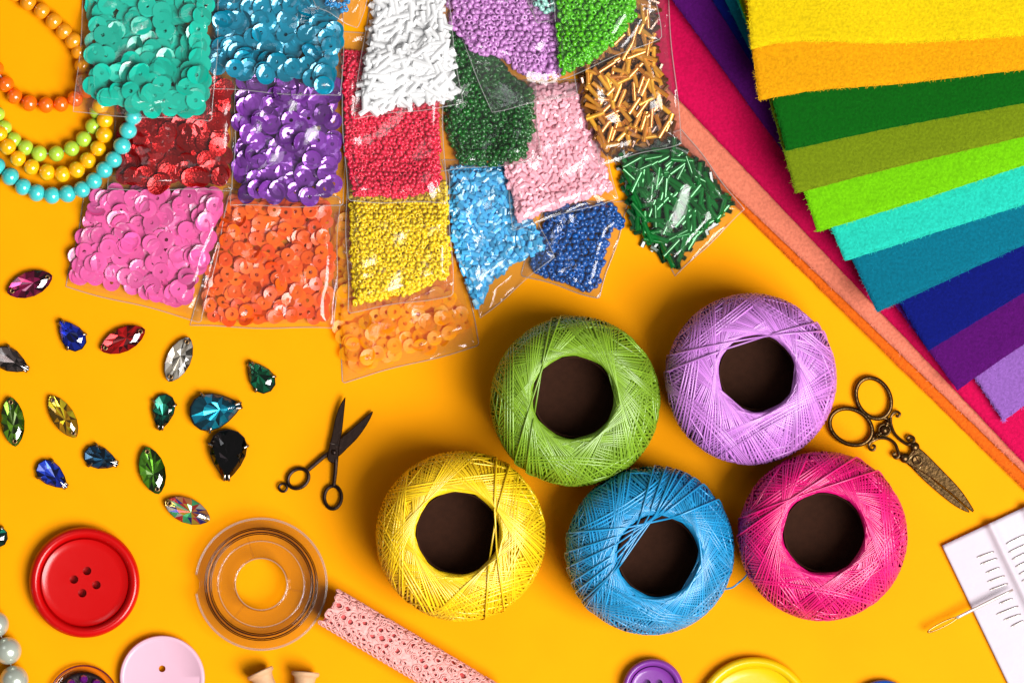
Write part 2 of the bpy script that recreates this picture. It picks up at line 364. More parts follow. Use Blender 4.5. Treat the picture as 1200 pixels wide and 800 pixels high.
def fill_sequins(bag, cont, me, r, n_cl, seed, sizes=(1, 1, 1, 1, 2, 2, 3), tilt=11, T0=.3, limit=300, margin=None):
    root, base, thick = bag; rg = np.random.default_rng(seed); cnt = 0
    C = inside(cont, n_cl, r*.55 if margin is None else margin, rg)
    for (x, y) in C:
        k = int(rg.choice(sizes)); a = rg.random()*6.28; st = r*(.16+.22*rg.random()); tx, ty = rg.normal(0, R(tilt), 2)
        if rg.random() < .07: tx += rg.choice([-1, 1])*R(45)
        if k > 2: ax = R(7+9*rg.random()); tx += ax*math.sin(a); ty += ax*math.cos(a)
        z0 = float(base(x, y))+1.5+float(thick(x, y))*(T0+(.95-T0)*rg.random())
        for i in range(k):
            if cnt >= limit: return cnt
            px, py = x+st*i*math.cos(a), y+st*i*math.sin(a)
            if poly_sd(cont, np.array(px), np.array(py)) < 1: continue
            inst('sequin', me, root, px, py, z0+i*1.1, (tx+rg.normal(0, .05), ty+rg.normal(0, .05)+(math.pi if rg.random() < .12 else 0), rg.random()*6.28)); cnt += 1
    return cnt
def unit_bead(r, hole, hh, n=8, m=5):
    """seed bead: fat ring"""
    V = []; f = []; rc = (r+hole)/2; a = (r-hole)/2
    for i in range(m):
        t = 2*math.pi*i/m
        for k in range(n): p = 2*math.pi*k/n; V.append(((rc+a*math.cos(t))*math.cos(p), (rc+a*math.cos(t))*math.sin(p), hh*math.sin(t)))
    for i in range(m):
        j = (i+1) % m
        for k in range(n): l = (k+1) % n; f.append((i*n+k, i*n+l, j*n+l, j*n+k))
    return np.array(V), np.array(f)
def unit_tube(r, hole, h, n=6):
    V = []; f = []
    for q, z in ((hole, -h), (r, -h), (r, h), (hole, h)):
        for k in range(n): a = 2*math.pi*k/n; V.append((q*math.cos(a), q*math.sin(a), z))
    for i in range(4):
        j = (i+1) % 4
        for k in range(n): l = (k+1) % n; f.append((i*n+k, i*n+l, j*n+l, j*n+k))
    return np.array(V), np.array(f)
def rotations(n, rg, flat=False):
    """random rotation matrices; flat: bead axis mostly lying"""
    a = rg.random(n)*6.28; t = (np.pi/2+rg.normal(0, .22, n)) if flat else np.arccos(rg.random(n))*1.0; s = rg.random(n)*6.28
    ca, sa, ct, st, cs, ss = np.cos(a), np.sin(a), np.cos(t), np.sin(t), np.cos(s), np.sin(s); Z = np.zeros(n); O = np.ones(n)
    Rz = np.stack([ca, -sa, Z, sa, ca, Z, Z, Z, O], 1).reshape(-1, 3, 3); Ry = np.stack([ct, Z, st, Z, O, Z, -st, Z, ct], 1).reshape(-1, 3, 3)
    R2 = np.stack([cs, -ss, Z, ss, cs, Z, Z, Z, O], 1).reshape(-1, 3, 3)
    return Rz@Ry@R2
def fill_beads(bag, cont, unit, pitch, m, seed, name='seed_beads', layers=2, flat=False, drop=None, smooth=True):
    root, base, thick = bag; rg = np.random.default_rng(seed); P = np.array(cont, float); lo, hi = np.maximum(P.min(0), -30), P.max(0)
    pts = []
    for L in range(layers):
        gx, gy = np.meshgrid(np.arange(lo[0], hi[0], pitch), np.arange(lo[1], hi[1], pitch*.87)); gx = gx.astype(float)
        gx[::2] += pitch*.5; gx = gx+L*pitch*.5+rg.normal(0, pitch*.17, gx.shape); gy = gy+L*pitch*.3+rg.normal(0, pitch*.17, gy.shape)
        x, y = gx.ravel(), gy.ravel(); sd = poly_sd(cont, x, y); ok = sd > pitch*.25*rg.random(len(x)); x, y = x[ok], y[ok]
        z = base(x, y)+np.maximum(thick(x, y)-pitch*.3-L*pitch*.55+rg.normal(0, pitch*.1, len(x)), pitch*.5 if drop is None else drop)
        if drop is not None: z = np.minimum(z, base(x, y)+drop)
        pts.append(np.stack([x, y, z], 1))
    pts = np.concatenate(pts); n = len(pts); M = rotations(n, rg, flat); U, F = unit
    V = np.einsum('nij,kj->nki', M, U)*(1+rg.normal(0, .05, n))[:, None, None]+pts[:, None]
    F2 = (F[None]+np.arange(n)[:, None, None]*len(U)).reshape(-1, F.shape[1])
    b = MB(); b.add(V.reshape(-1, 3), F2.tolist()); b.obj(name, m, root, kind='stuff', smooth=smooth); return n
def bugle_mesh(name, r, ln, m, n=7):
    b = MB(); V, f = unit_tube(r, r*.45, ln/2, n); b.add(V, f.tolist()); me = b.mesh(name, m, smooth=True, world=False); me.set_sharp_from_angle(angle=R(55)); return me
def fill_bugles(bag, cont, me, r, n, seed, T0=.3, ln=22, limit=300):
    root, base, thick = bag; rg = np.random.default_rng(seed); C = inside(cont, n, r*1.6, rg, 4)
    a0 = rg.random()*6.28
    for i, (x, y) in enumerate(C[:limit]):
        a = rg.random()*6.28 if i % 3 else a0+rg.normal(0, .5)
        e = max(abs(poly_sd(cont, np.array(x), np.array(y))), 1)
        if e < ln*.45:            # lie along the rim rather than stick out
            for _ in range(14):
                dx, dy = math.cos(a)*ln*.5, -math.sin(a)*ln*.5
                if poly_sd(cont, np.array(x+dx), np.array(y+dy)) > -1 and poly_sd(cont, np.array(x-dx), np.array(y-dy)) > -1: break
                a = rg.random()*6.28
            else: continue
        z = float(base(x, y))+r+1+max(0, float(thick(x, y))-2*r)*(T0+(1-T0)*rg.random())
        inst('bugle_bead', me, root, x, y, z, (0, math.pi/2+rg.normal(0, .06), a))
GS, GB = 'clear bags of sequins', 'clear bags of beads'
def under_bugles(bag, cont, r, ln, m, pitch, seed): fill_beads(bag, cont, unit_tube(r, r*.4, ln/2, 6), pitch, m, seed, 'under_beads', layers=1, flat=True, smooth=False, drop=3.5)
# --- lowest bags
q = [(383, 240), (525, 240), (562, 405), (402, 448)]; c = [(388, 255), (525, 255), (536, 340), (553, 388), (500, 414), (406, 438), (391, 380)]
bg_ = lay_bag('sequin_bag', 'clear bag of amber orange ring sequins below the yellow bead bag', q, c, 14, GS, seed=1)
m = mat('amber_sequin', (255, 188, 4), rough=.35, coat=.2, var=.1, hue=.01, trans=0.1, clear=.58, alb=.97)
fill_sequins(bg_, c, sequin_mesh('sequin', 8.8, 2.5, m, .05, .6), 8.6, 200, 21, tilt=4)
q = [(262, 222), (398, 232), (392, 385), (224, 382)]; c = [(266, 230), (386, 235), (391, 300), (383, 380), (235, 378), (240, 340), (254, 280)]
bg_ = lay_bag('sequin_bag', 'clear bag of bright orange ring sequins below the purple sequins', q, c, 15, GS, seed=2)
m = mat('orange_sequin', (255, 104, 22), rough=.3, coat=.5, var=.08, hue=.008, trans=0.12, clear=.12, alb=.85)
fill_sequins(bg_, c, sequin_mesh('sequin', 8.2, 2.2, m, .05, .6), 8.0, 215, 22, tilt=4)
q = [(105, 203), (272, 215), (236, 377), (78, 336)]; c = [(108, 218), (262, 220), (255, 270), (233, 330), (217, 360), (190, 354), (150, 340), (80, 329), (90, 290)]
bg_ = lay_bag('sequin_bag', 'clear bag of pink cup sequins at the lower left of the bags', q, c, 18, GS, seed=3)
m = mat('pink_sequin', (252, 98, 174), rough=.28, coat=.4, var=.2, trans=0.04, alb=.74)
fill_sequins(bg_, c, sequin_mesh('sequin', 10.3, 2.2, m, .06, .74), 10.3, 180, 23, tilt=3.5)
SEED = unit_bead(3.4, 1.15, 2.35)
q = [(640, 238), (738, 235), (702, 350), (610, 322)]; c = [(645, 240), (715, 238), (735, 262), (716, 276), (699, 341), (685, 341), (640, 324), (620, 315), (630, 280)]
bg_ = lay_bag('seed_bead_bag', 'clear bag of dark blue seed beads below the pale pink beads', q, c, 13, GB, seed=4)
fill_beads(bg_, c, unit_bead(4.2, 1.2, 3), 7.3, mat('dark_blue_bead', (4, 78, 152), rough=.22, var=.2, coat=.3, alb=.97), 24)
q = [(715, 178), (800, 153), (871, 246), (790, 324)]; c = [(722, 182), (790, 162), (845, 215), (863, 243), (830, 270), (800, 305), (788, 316), (745, 275), (735, 240)]
bg_ = lay_bag('bugle_bead_bag', 'clear bag of dark green bugle beads on the salmon felt edge', q, c, 13, GB, seed=5)
m = mat('green_bugle', (8, 108, 40), rough=.18, metal=.4, coat=.5, var=.25, alb=.97)
under_bugles(bg_, c, 3.0, 15, mat('shaded_green_bugle', (6, 62, 28), .25, coat=.6, var=.3), 8, 125); fill_bugles(bg_, c, bugle_mesh('bugle_bead', 3.4, 26, m), 3.4, 120, 25, T0=.55, ln=26)  # under beads: darker copy, the shade between beads put into the colour
q = [(518, 188), (595, 180), (649, 300), (562, 373)]; c = [(526, 196), (590, 193), (612, 240), (640, 290), (600, 310), (575, 330), (560, 363), (545, 330), (530, 280)]
bg_ = lay_bag('seed_bead_bag', 'clear bag of light blue tube beads with a pointed lower corner', q, c, 14, GB, seed=6)
fill_beads(bg_, c, unit_tube(3.1, 1.2, 3.6, 8), 6.3, mat('light_blue_bead', (84, 186, 236), rough=.14, var=.35, coat=.6, trans=0.14, clear=.15, alb=.97), 26, 'tube_beads', flat=True, smooth=False, layers=3)
fill_beads(bg_, c, unit_tube(3.2, 1.3, 3.9, 8), 11, mat('ice_blue_bead', (176, 226, 250), rough=.14, var=.15, coat=.6, alb=.88, clear=.1), 226, 'pale_tube_beads', flat=True, smooth=False, layers=1)
q = [(405, 198), (525, 200), (531, 346), (408, 366)]; c = [(409, 212), (523, 212), (528, 325), (510, 330), (480, 345), (440, 353), (415, 357), (411, 300)]
bg_ = lay_bag('seed_bead_bag', 'clear bag of yellow seed beads below the crimson beads', q, c, 13, GB, seed=7)
fill_beads(bg_, c, SEED, 5.9, mat('yellow_bead', (255, 226, 12), rough=.2, var=.06, coat=.3, clear=.14, trans=.14, alb=.97), 27, layers=3)
q = [(272, 78), (402, 78), (403, 242), (271, 241)]; c = [(279, 84), (397, 84), (399, 232), (350, 239), (278, 236)]
bg_ = lay_bag('sequin_bag', 'clear bag of shiny purple cup sequins above the orange sequins', q, c, 18, GS, seed=8)
m = mat('purple_sequin', (142, 66, 180), rough=.2, metal=.4, coat=.7, var=.45, alb=.8)
fill_sequins(bg_, c, sequin_mesh('sequin', 11.3, 2.3, m, .13, .66), 11.3, 122, 28, tilt=5.5)
q = [(140, 72), (277, 88), (273, 223), (127, 222)]; c = [(148, 80), (271, 95), (268, 214), (190, 219), (134, 215), (140, 150)]
bg_ = lay_bag('sequin_bag', 'clear bag of glittering dark red sequins below the teal sequins', q, c, 16, GS, seed=9)
m = mat('red_sequin', (170, 0, 4), rough=.22, metal=.65, coat=.25, var=.35, bump=.9, bsize=2.6, alb=.97)
fill_sequins(bg_, c, sequin_mesh('sequin', 11.3, 2.2, m, .08, .6), 11.3, 130, 29, tilt=8)
# --- strings of round beads, over the red bag and under the teal one
def bead_string(label, c, pts, r, seed, c2=None):
    global HF
    m = mat('bead_'+label.split()[0], c, rough=.16, spec=.6, coat=.6, var=.05, alb=.85)
    bs = blur(HF, 3)
    z = [float(sample(bs, x, y))+r*.97 for x, y in pts]
    root = thing('bead_string', label, 'bead string', pts[len(pts)//2][0], pts[len(pts)//2][1], 0, 'strings of round beads')
    b = MB(); prof = [(r*.17, -r*.90)]+[(r*math.sin(a), -r*.94*math.cos(a)) for a in np.linspace(.3, math.pi-.3, 9)]+[(r*.17, r*.90)]
    b.lathe(prof, n=16, close=True); me = b.mesh('bead', m, world=False)
    rg = random.Random(seed)
    for i, (x, y) in enumerate(pts):
        x0, y0 = pts[max(i-1, 0)]; x1, y1 = pts[min(i+1, len(pts)-1)]; a = math.atan2(-(y1-y0), x1-x0)
        o = inst('bead', me, root, x, y, z[i], (0, math.pi/2+rg.uniform(-.1, .1), a+rg.uniform(-.12, .12))); s = rg.uniform(.96, 1.03); o.scale = (s, s, s)
        HF = np.where((GXX-x)**2+(GYY-y)**2 < r*r*1.2, np.maximum(HF, z[i]+r*.8), HF)
    b = MB(); b.tube([(x, y, zz) for (x, y), zz in zip(pts, z)], .9, 6); b.obj('string', mat('white_cord', (225, 215, 200), .7), root)
bead_string('amber bead string curving down from the top under the teal bag', (236, 150, 20), [(18, -8), (33, 3), (49, 13), (63, 25), (75, 37), (86, 48), (93, 61), (97, 77), (98, 95)], 10.2, 1)
bead_string('vivid orange bead string curving towards the teal bag corner', (255, 108, 10), [(-14, 60), (-5, 81), (7, 99), (17, 113), (34.5, 121), (54, 123), (71.5, 122), (88, 116), (102, 106)], 9.9, 2)
bead_string('lime green bead string inside the yellow loop', (176, 212, 62), [(-10, 116), (-3, 134), (5, 150), (16, 164), (30, 173), (46, 180), (66, 180), (84, 174), (98, 163), (109, 148), (114, 131)], 9.7, 3)
bead_string('yellow bead string between the lime and turquoise loops', (252, 182, 8), [(-12, 140), (-1, 157), (9, 172), (21, 186), (37, 196), (55, 202), (73, 204), (90, 199), (103, 188), (115, 174), (122, 158), (123, 141), (118, 124)], 10.2, 4)
bead_string('turquoise bead string, the outermost loop of beads', (66, 198, 196), [(-20, 182), (-4, 195), (12, 207), (27, 219), (43, 226), (61, 229), (79, 227), (96, 222), (110, 212), (122, 199), (133, 187), (143, 171), (150, 153), (156, 137), (160, 120)], 10.6, 5)
# --- upper bags
q = [(588, 95), (690, 92), (724, 232), (601, 269)]; c = [(622, 98), (682, 98), (697, 160), (718, 222), (660, 240), (608, 259), (596, 215), (590, 195), (600, 150)]
bg_ = lay_bag('seed_bead_bag', 'clear bag of pale pink tube beads beside the gold bugle beads', q, c, 14, GB, seed=10)
fill_beads(bg_, c, unit_tube(3.1, 1.2, 3.4, 8), 6.2, mat('pale_pink_bead', (255, 192, 206), rough=.3, var=.07, coat=.2, clear=.14, trans=.14, alb=.97), 30, 'tube_beads', flat=True, smooth=False, layers=3)
q = [(514, 25), (622, 50), (634, 188), (515, 201)]; c = [(522, 35), (560, 40), (600, 90), (625, 105), (627, 150), (614, 184), (575, 195), (540, 191), (520, 150)]
bg_ = lay_bag('seed_bead_bag', 'clear bag of dark green glass beads below the lilac beads', q, c, 14, GB, seed=11)
fill_beads(bg_, c, unit_bead(4, 1.3, 2.8), 6.8, mat('dark_green_bead', (24, 100, 30), rough=.12, var=.3, coat=.6, trans=0.12, clear=.1, alb=.97), 31, layers=3)
q = [(397, 38), (516, 38), (523, 238), (407, 236)]; c = [(401, 60), (512, 60), (517, 214), (505, 224), (470, 232), (415, 229), (405, 180)]
bg_ = lay_bag('seed_bead_bag', 'clear bag of crimson red seed beads below the white bugle beads', q, c, 13, GB, seed=12)
fill_beads(bg_, c, SEED, 5.9, mat('crimson_bead', (248, 48, 86), rough=.2, var=.08, coat=.3, clear=.14, trans=.14, alb=.97), 32, layers=3)
q = [(668, -60), (778, -60), (798, 168), (702, 193)]; c = [(680, -60), (772, -60), (770, 60), (785, 120), (792, 160), (740, 172), (705, 181), (690, 150), (677, 95)]
bg_ = lay_bag('bugle_bead_bag', 'clear bag of gold brown bugle beads above the green bugles', q, c, 13, GB, seed=13)
m = mat('gold_bugle', (226, 152, 52), rough=.18, metal=.45, coat=.7, var=.3, hue=.015, alb=.97)
under_bugles(bg_, c, 2.4, 13, mat('shaded_gold_bugle', (126, 76, 30), .25, metal=.4, coat=.6, var=.3), 7, 133); fill_bugles(bg_, c, bugle_mesh('bugle_bead', 2.9, 22, m), 2.9, 185, 33, T0=.5, ln=22)  # lower layer in darker brown gold, shade inside the bag painted in
q = [(243, -60), (405, -60), (400, 113), (238, 104)]; c = [(250, -60), (395, -60), (400, 60), (391, 105), (370, 109), (345, 97), (262, 90), (240, 75), (247, 40)]
bg_ = lay_bag('sequin_bag', 'clear bag of metallic blue cup sequins at the top edge', q, c, 18, GS, seed=14)
m = mat('blue_sequin', (0, 146, 180), rough=.2, metal=.3, coat=.7, var=.25, alb=.8)
fill_sequins(bg_, c, sequin_mesh('sequin', 10.9, 2.2, m, .11, .68), 10.9, 158, 34, tilt=5)
q = [(103, -60), (260, -60), (249, 142), (87, 132)]; c = [(107, -60), (250, -60), (245, 90), (246, 125), (225, 134), (190, 132), (115, 125), (101, 118), (101, 60)]
bg_ = lay_bag('sequin_bag', 'clear bag of teal green sequins with its corner over the bead strings', q, c, 19, GS, seed=15)
m = mat('teal_sequin', (14, 192, 164), rough=.24, coat=.6, var=.22, trans=0.04, alb=.78)
fill_sequins(bg_, c, sequin_mesh('sequin', 11.1, 2.3, m, .03, .74), 11.1, 185, 35, tilt=3.5)
q = [(497, -60), (655, -70), (677, 110), (577, 131)]; c = [(510, -60), (655, -60), (665, 75), (656, 88), (640, 92), (610, 88), (590, 70), (555, 62), (528, 30)]
bg_ = lay_bag('seed_bead_bag', 'clear bag of lilac seed beads with an empty lower corner', q, c, 13, GB, seed=16)
fill_beads(bg_, c, unit_bead(4.2, 1.3, 2.9), 7.2, mat('lilac_bead', (222, 156, 224), rough=.18, var=.09, coat=.5, clear=.14, trans=.14, alb=.97), 36, layers=3)
q = [(441, -60), (516, -60), (542, 122), (414, 139)]; c = [(446, -60), (512, -60), (524, 30), (537, 115), (500, 122), (424, 134), (420, 120), (430, 60)]
bg_ = lay_bag('bugle_bead_bag', 'clear bag of white bugle beads at the top', q, c, 15, GB, seed=17)
m = mat('white_bugle', (252, 252, 252), rough=.2, coat=.6, var=.03, clear=.2, trans=0.2, alb=.97)
under_bugles(bg_, c, 3.4, 15, m, 8, 137); fill_bugles(bg_, c, bugle_mesh('bugle_bead', 3.5, 25, m), 3.5, 285, 37, ln=25)
q = [(598, -60), (690, -60), (668, 14), (628, 29)]; c = [(608, -60), (685, -60), (660, 8), (642, 18), (628, 12)]
bg_ = lay_bag('seed_bead_bag', 'clear bag of pale mint beads cut off by the top edge', q, c, 12, GB, seed=18, creases=3)
fill_beads(bg_, c, SEED, 7.8, mat('mint_bead', (168, 226, 212), rough=.2, var=.08, coat=.4, trans=0.08, alb=.97), 38)
q = [(648, -60), (762, -60), (775, 44), (655, 94)]; c = [(654, -60), (748, -60), (744, 20), (726, 45), (700, 68), (657, 89), (653, 20)]
bg_ = lay_bag('seed_bead_bag', 'clear bag of bright lime green seed beads near the felt', q, c, 13, GB, seed=19)
fill_beads(bg_, c, unit_bead(4.1, 1.2, 2.9), 7.2, mat('lime_bead', (96, 200, 22), rough=.16, var=.16, coat=.5, clear=.14, trans=.14, alb=.97), 39, layers=3)
q = [(345, -70), (450, -80), (428, 6), (418, 34)]; q = [(330, -60), (446, -60), (420, 34), (372, 8)]; c = [(345, -60), (432, -60), (412, 6), (402, 16), (380, 4)]
bg_ = lay_bag('seed_bead_bag', 'clear bag with sky blue beads, only its corner below the top edge', q, c, 12, GB, seed=20, creases=3)
fill_beads(bg_, c, SEED, 7.8, mat('sky_blue_bead', (30, 140, 200), rough=.2, var=.2, coat=.4, trans=0.08, alb=.97), 40)
# ------------------------------------------------------------------ balls of thread
m_core = mat('brown_card_and_shade', (60, 34, 22), rough=.9, spec=.1, mottle=.3, msize=7, bump=.3, bsize=3)  # same brown also paints the shade in crystal holes, spool bores and screw
def ball(label, c, cx, cy, Rr, hx, hy, r0, Hh, seed, c2=None, loose=(), rot=0):
    r0 += 2.2
    rg = np.random.default_rng(seed); b_ = Hh/2; rp = r0+4; e = 2.25
    m = mat('thread_'+label.split()[0], c, rough=.36, spec=.75, sheen=.4, var=.26, coat=.06, alb=.72)
    root = thing('yarn_ball', label, 'ball of thread', cx, cy, 0, 'balls of crochet thread')
    def zt(r): return np.where(r >= rp, b_+b_*np.maximum(1-(np.clip(r-rp, 0, None)/(Rr-rp))**e, 0)**(1/e), 2*b_-np.minimum((rp-r)**2*.7, 11))
    k = 24; prof = []
    for a in np.linspace(-1.25, math.pi/2, k):
        s_, c_ = math.sin(a), math.cos(a); prof.append((rp+(Rr-4.8-rp)*abs(c_)**(2/e), b_+(b_-4.8)*math.copysign(abs(s_)**(2/e), s_)))
    prof += [(r0+1.5, 2*b_-12), (r0+.2, 2*b_-20), (r0-.8, 12)]; prof = [(prof[0][0]-14, .6)]+prof
    sh = lambda V: V+np.stack([(hx-cx)*np.clip(1-(np.hypot(V[:, 0], V[:, 1])-r0)/(Rr-r0), 0, 1), (hy-cy)*np.clip(1-(np.hypot(V[:, 0], V[:, 1])-r0)/(Rr-r0), 0, 1), np.zeros(len(V))], 1)
    def place(V): V = sh(np.asarray(V, float)); V[:, 2] = np.maximum(V[:, 2], .8); V[:, 0] += cx; V[:, 1] += cy; return V
    b = MB(); b.lathe(prof, n=72); b.v[0] = place(b.v[0]); b.f = [q for q in b.f if len(q) == 4]; b.mi = [0]*len(b.f); b.obj('winding', m, root)
    b = MB(); b.lathe([(r0-1.2, 2), (r0-1.2, 2*b_-24), (r0-3, 2*b_-24), (r0-3, 2*b_-60), (.1, 2*b_-60)], n=56); b.v[0] = place(b.v[0]); b.obj('core', m_core, root, sharp=40)
    B = MB(); up = np.linspace(0, 1, 15); dn = np.linspace(.12, 1.15, 7)
    def chord(a, d, lay, rad, lim=1.0):
        r_half = d+(Rr-d)*np.sin(up*math.pi/2); r_half[0] = d+1e-3
        th = np.arccos(np.clip(d/r_half, -1, 1)); z = zt(r_half)
        rd = rp+(Rr-rp)*np.cos(dn)**(2/e); zd = b_-b_*np.sin(dn)**(2/e); td = th[-1]+dn*.42
        rr = np.r_[r_half, rd]; tt = np.r_[th, td]; zz = np.r_[z, zd]
        rr = np.r_[rr[:0:-1], rr]; tt = np.r_[-tt[:0:-1], tt]; zz = np.r_[zz[:0:-1], zz]
        sc = 1+lay/50; r2 = np.where(rr > rp, rp+(rr-rp)*sc, rr-lay*.0); z2 = b_+(zz-b_)*(1+lay/b_)
        # settle with a slow wobble so neighbours are never exactly parallel
        tt = tt+.006*np.sin(tt*3+rg.random()*6)
        P = np.stack([r2*np.cos(a+tt), r2*np.sin(a+tt), z2], 1); B.tube(place(P), rad, 5, caps=False)
    # even base windings in two crossing families, then neat ribbons on top
    for lay, d0, n in ((-3.4, r0+1.0, 120), (-1.9, r0+2.0, 104)):
        ph = rg.random()*6.28
        for k in range(n): chord(ph+k*2*math.pi/n+rg.normal(0, .012), d0+1.5*math.sin(k*.35)+rg.random()*.6, lay+rg.random()*.4, 1.08)
    for i in range(19):
        a0 = rot+i*2.39996+rg.normal(0, .15); n = int(rg.integers(6, 13)); dd = r0+.3+rg.random()*2; lay = -.8+2.0*i/19; dr = rg.normal(.2, .4); st = R(2.5+rg.random()*.9)
        for k in range(n): chord(a0+k*st+rg.normal(0, .006), dd+k*dr*.6+rg.random()*.4, lay+rg.random()*.3, 1.12)
    for i in range(7):
        a0 = rg.random()*6.28; dd = r0+8+rg.random()*(Rr-r0-34)
        for k in range(int(rg.integers(2, 5))): chord(a0+k*.004, dd+k*3.2, .8+rg.random()*.5, 1.3)
    for k in range(40): chord(rg.random()*6.28, Rr-1.5-14*rg.random()**2, .6+rg.random()*.6, 1.15)
    B.obj('thread', m, root, kind='stuff')
    if loose:
        B = MB()
        for a, d in loose: chord(a, d, 3.2, 1.2)
        B.obj('loose_thread', m, root)
    return root, m
ball('green ball of crochet thread, the upper left of the five', (130, 170, 40), 674, 470, 98, 672, 465, 46.5, 126, 51, loose=((3.3, 42), (3.45, 45)))
ball('lavender ball of crochet thread, beside the brass scissors', (206, 132, 218), 880, 444, 98.5, 887, 437, 43, 126, 52, loose=((4.4, 38), (4.55, 41)))
ball('yellow ball of crochet thread, the leftmost of the five', (255, 212, 22), 540, 628, 98, 536, 624, 47, 126, 53, loose=((.15, 42), (-.05, 45)))
rb, mb = ball('blue ball of crochet thread, the lowest of the five', (28, 152, 208), 762, 645, 97, 771, 651, 46, 126, 54, loose=((3.75, 30), (3.68, 33), (3.85, 34), (3.95, 36), (3.6, 38), (4.1, 39), (4.25, 41), (4.5, 40)))
ball('hot pink ball of crochet thread, the rightmost of the five', (228, 12, 118), 964, 628, 97.5, 965, 624, 45.5, 126, 55, loose=((-1.9, 50), (-2.15, 54)))
b = MB(); b.tube(spline([(848, 690, 60), (858, 688, 50), (866, 682, 48), (872, 677, 55), (876, 672, 62)], 24), 1.1, 6); b.obj('thread_end', mb, rb)
# ------------------------------------------------------------------ buttons
def cut(o, cyl, zb):
    """bore the sew holes"""
    b = MB()
    for x, y, r in cyl: b.lathe([(r, zb), (r, 60)], (x, y, 0), 20)
    t = bpy.data.objects.new('bore', b.mesh('bore', o.data.materials[0], True, True, origin_of(o))); COL.objects.link(t); t.location = o.location
    bpy.context.view_layer.update(); md = o.modifiers.new('bore', 'BOOLEAN'); md.object = t; md.operation = 'DIFFERENCE'; md.solver = 'EXACT'
    dg = bpy.context.evaluated_depsgraph_get(); me = bpy.data.meshes.new_from_object(o.evaluated_get(dg)); o.modifiers.clear(); o.data = me
    bpy.data.objects.remove(t); me.set_sharp_from_angle(angle=R(38))
def button(label, c, cx, cy, prof, holes, rough=.26, coat=.14, lift=0, deep=1.5, n=96):
    m = mat('plastic_'+label.split()[0], c, rough=rough, coat=coat, spec=.32, bump=.03, bsize=8)
    b = MB(); b.lathe(prof, (cx, cy, lift), n)
    o = b.obj('button', m, None, org=W(cx, cy)); tag(o, label, 'button', 'loose sewing buttons')
    bpy.context.view_layer.update(); cut(o, holes, deep); return o
def bprof(Rr, h, rim, floor, slope=6):
    """rounded rim of width rim and height h round a floor"""
    P = [(Rr*.80, .3), (Rr*.95, 1.2), (Rr-1.2, h*.22)]
    for a in np.linspace(-.4, math.pi*.98, 14): P.append((Rr-rim/2+rim/2*math.cos(a), h*.55+h*.45*math.sin(a)))
    P += [(Rr-rim-slope*.35, floor+2.2), (Rr-rim-slope, floor+.5), (Rr-rim-slope*2, floor), (.01, floor)]
    return P
button('large red four hole button', (214, 6, 8), 99, 682, bprof(65, 21, 13, 13, 5), [(102, 668.5, 5), (86.7, 678.5, 5), (113, 685, 5), (96.5, 694.5, 5)])
button('pale pink button at the bottom edge with small red holes', (246, 196, 216), 190, 794, [(40, .3), (48, 1.5), (50, 5), (50, 11), (49, 12.6), (47, 13), (45, 12.6), (44, 11.6), (20, 9.5), (.01, 9)], [(190, 783, 4), (190, 805, 4)], rough=.35, coat=.2, deep=-20)
button('small purple button at the bottom edge under the blue thread', (140, 62, 166), 765, 807, bprof(36, 17, 9, 11, 3), [(758, 800, 4.6), (772, 800, 4.6), (758, 814, 4.6), (772, 814, 4.6)])
button('large yellow button cut by the bottom edge', (250, 206, 8), 884, 837, bprof(68, 16, 12, 8, 6), [(876, 829, 5), (892, 829, 5), (876, 845, 5), (892, 845, 5)])
button('blue button of which only the rim shows at bottom right', (0, 90, 200), 1035, 834, bprof(38, 13, 9, 7, 4), [(1030, 834, 4), (1040, 834, 4)])
# dark button with purple stones in a clear rim
t = thing('jewel_button', 'dark round button set with purple stones in a clear rim', 'button', 98, 820, 0, 'loose sewing buttons')
b = MB(); b.lathe([(33, 3), (40, 3), (40.4, 5), (40, 7), (33, 7)], (98, 820, 0), 64, close=True); b.obj('clear_rim', glassy('clear_rim_plastic', (250, 236, 225), (150, 60, 60), ior=1.5), t)
b = MB(); b.tube([(98+40.6*math.cos(a), 820+40.6*math.sin(a), 7) for a in np.linspace(0, 6.283, 64, endpoint=False)], 1.0, 6, closed=True); b.obj('rim_edge', mat('dark_red_edge', (110, 16, 36), .3), t)
b = MB(); b.lathe([(30, .3), (33, 2), (33.5, 8), (31, 11), (28, 10), (.01, 9)], (98, 820, 0), 64); b.obj('disc', mat('dark_bronze', (44, 28, 32), .4, metal=.6, bump=.5, bsize=4), t)
m = mat('purple_stone', (130, 26, 150), .12, metal=.4, coat=1)
for i in range(8):
    a = -math.pi/2-.63+i*2*math.pi/10; b = MB(); b.lathe([(5, 9), (5, 12), (3, 14.5), (.01, 14.7)], (98+25*math.cos(a), 820+25*math.sin(a), 0), 8); b.obj('stone', m, t, smooth=False)
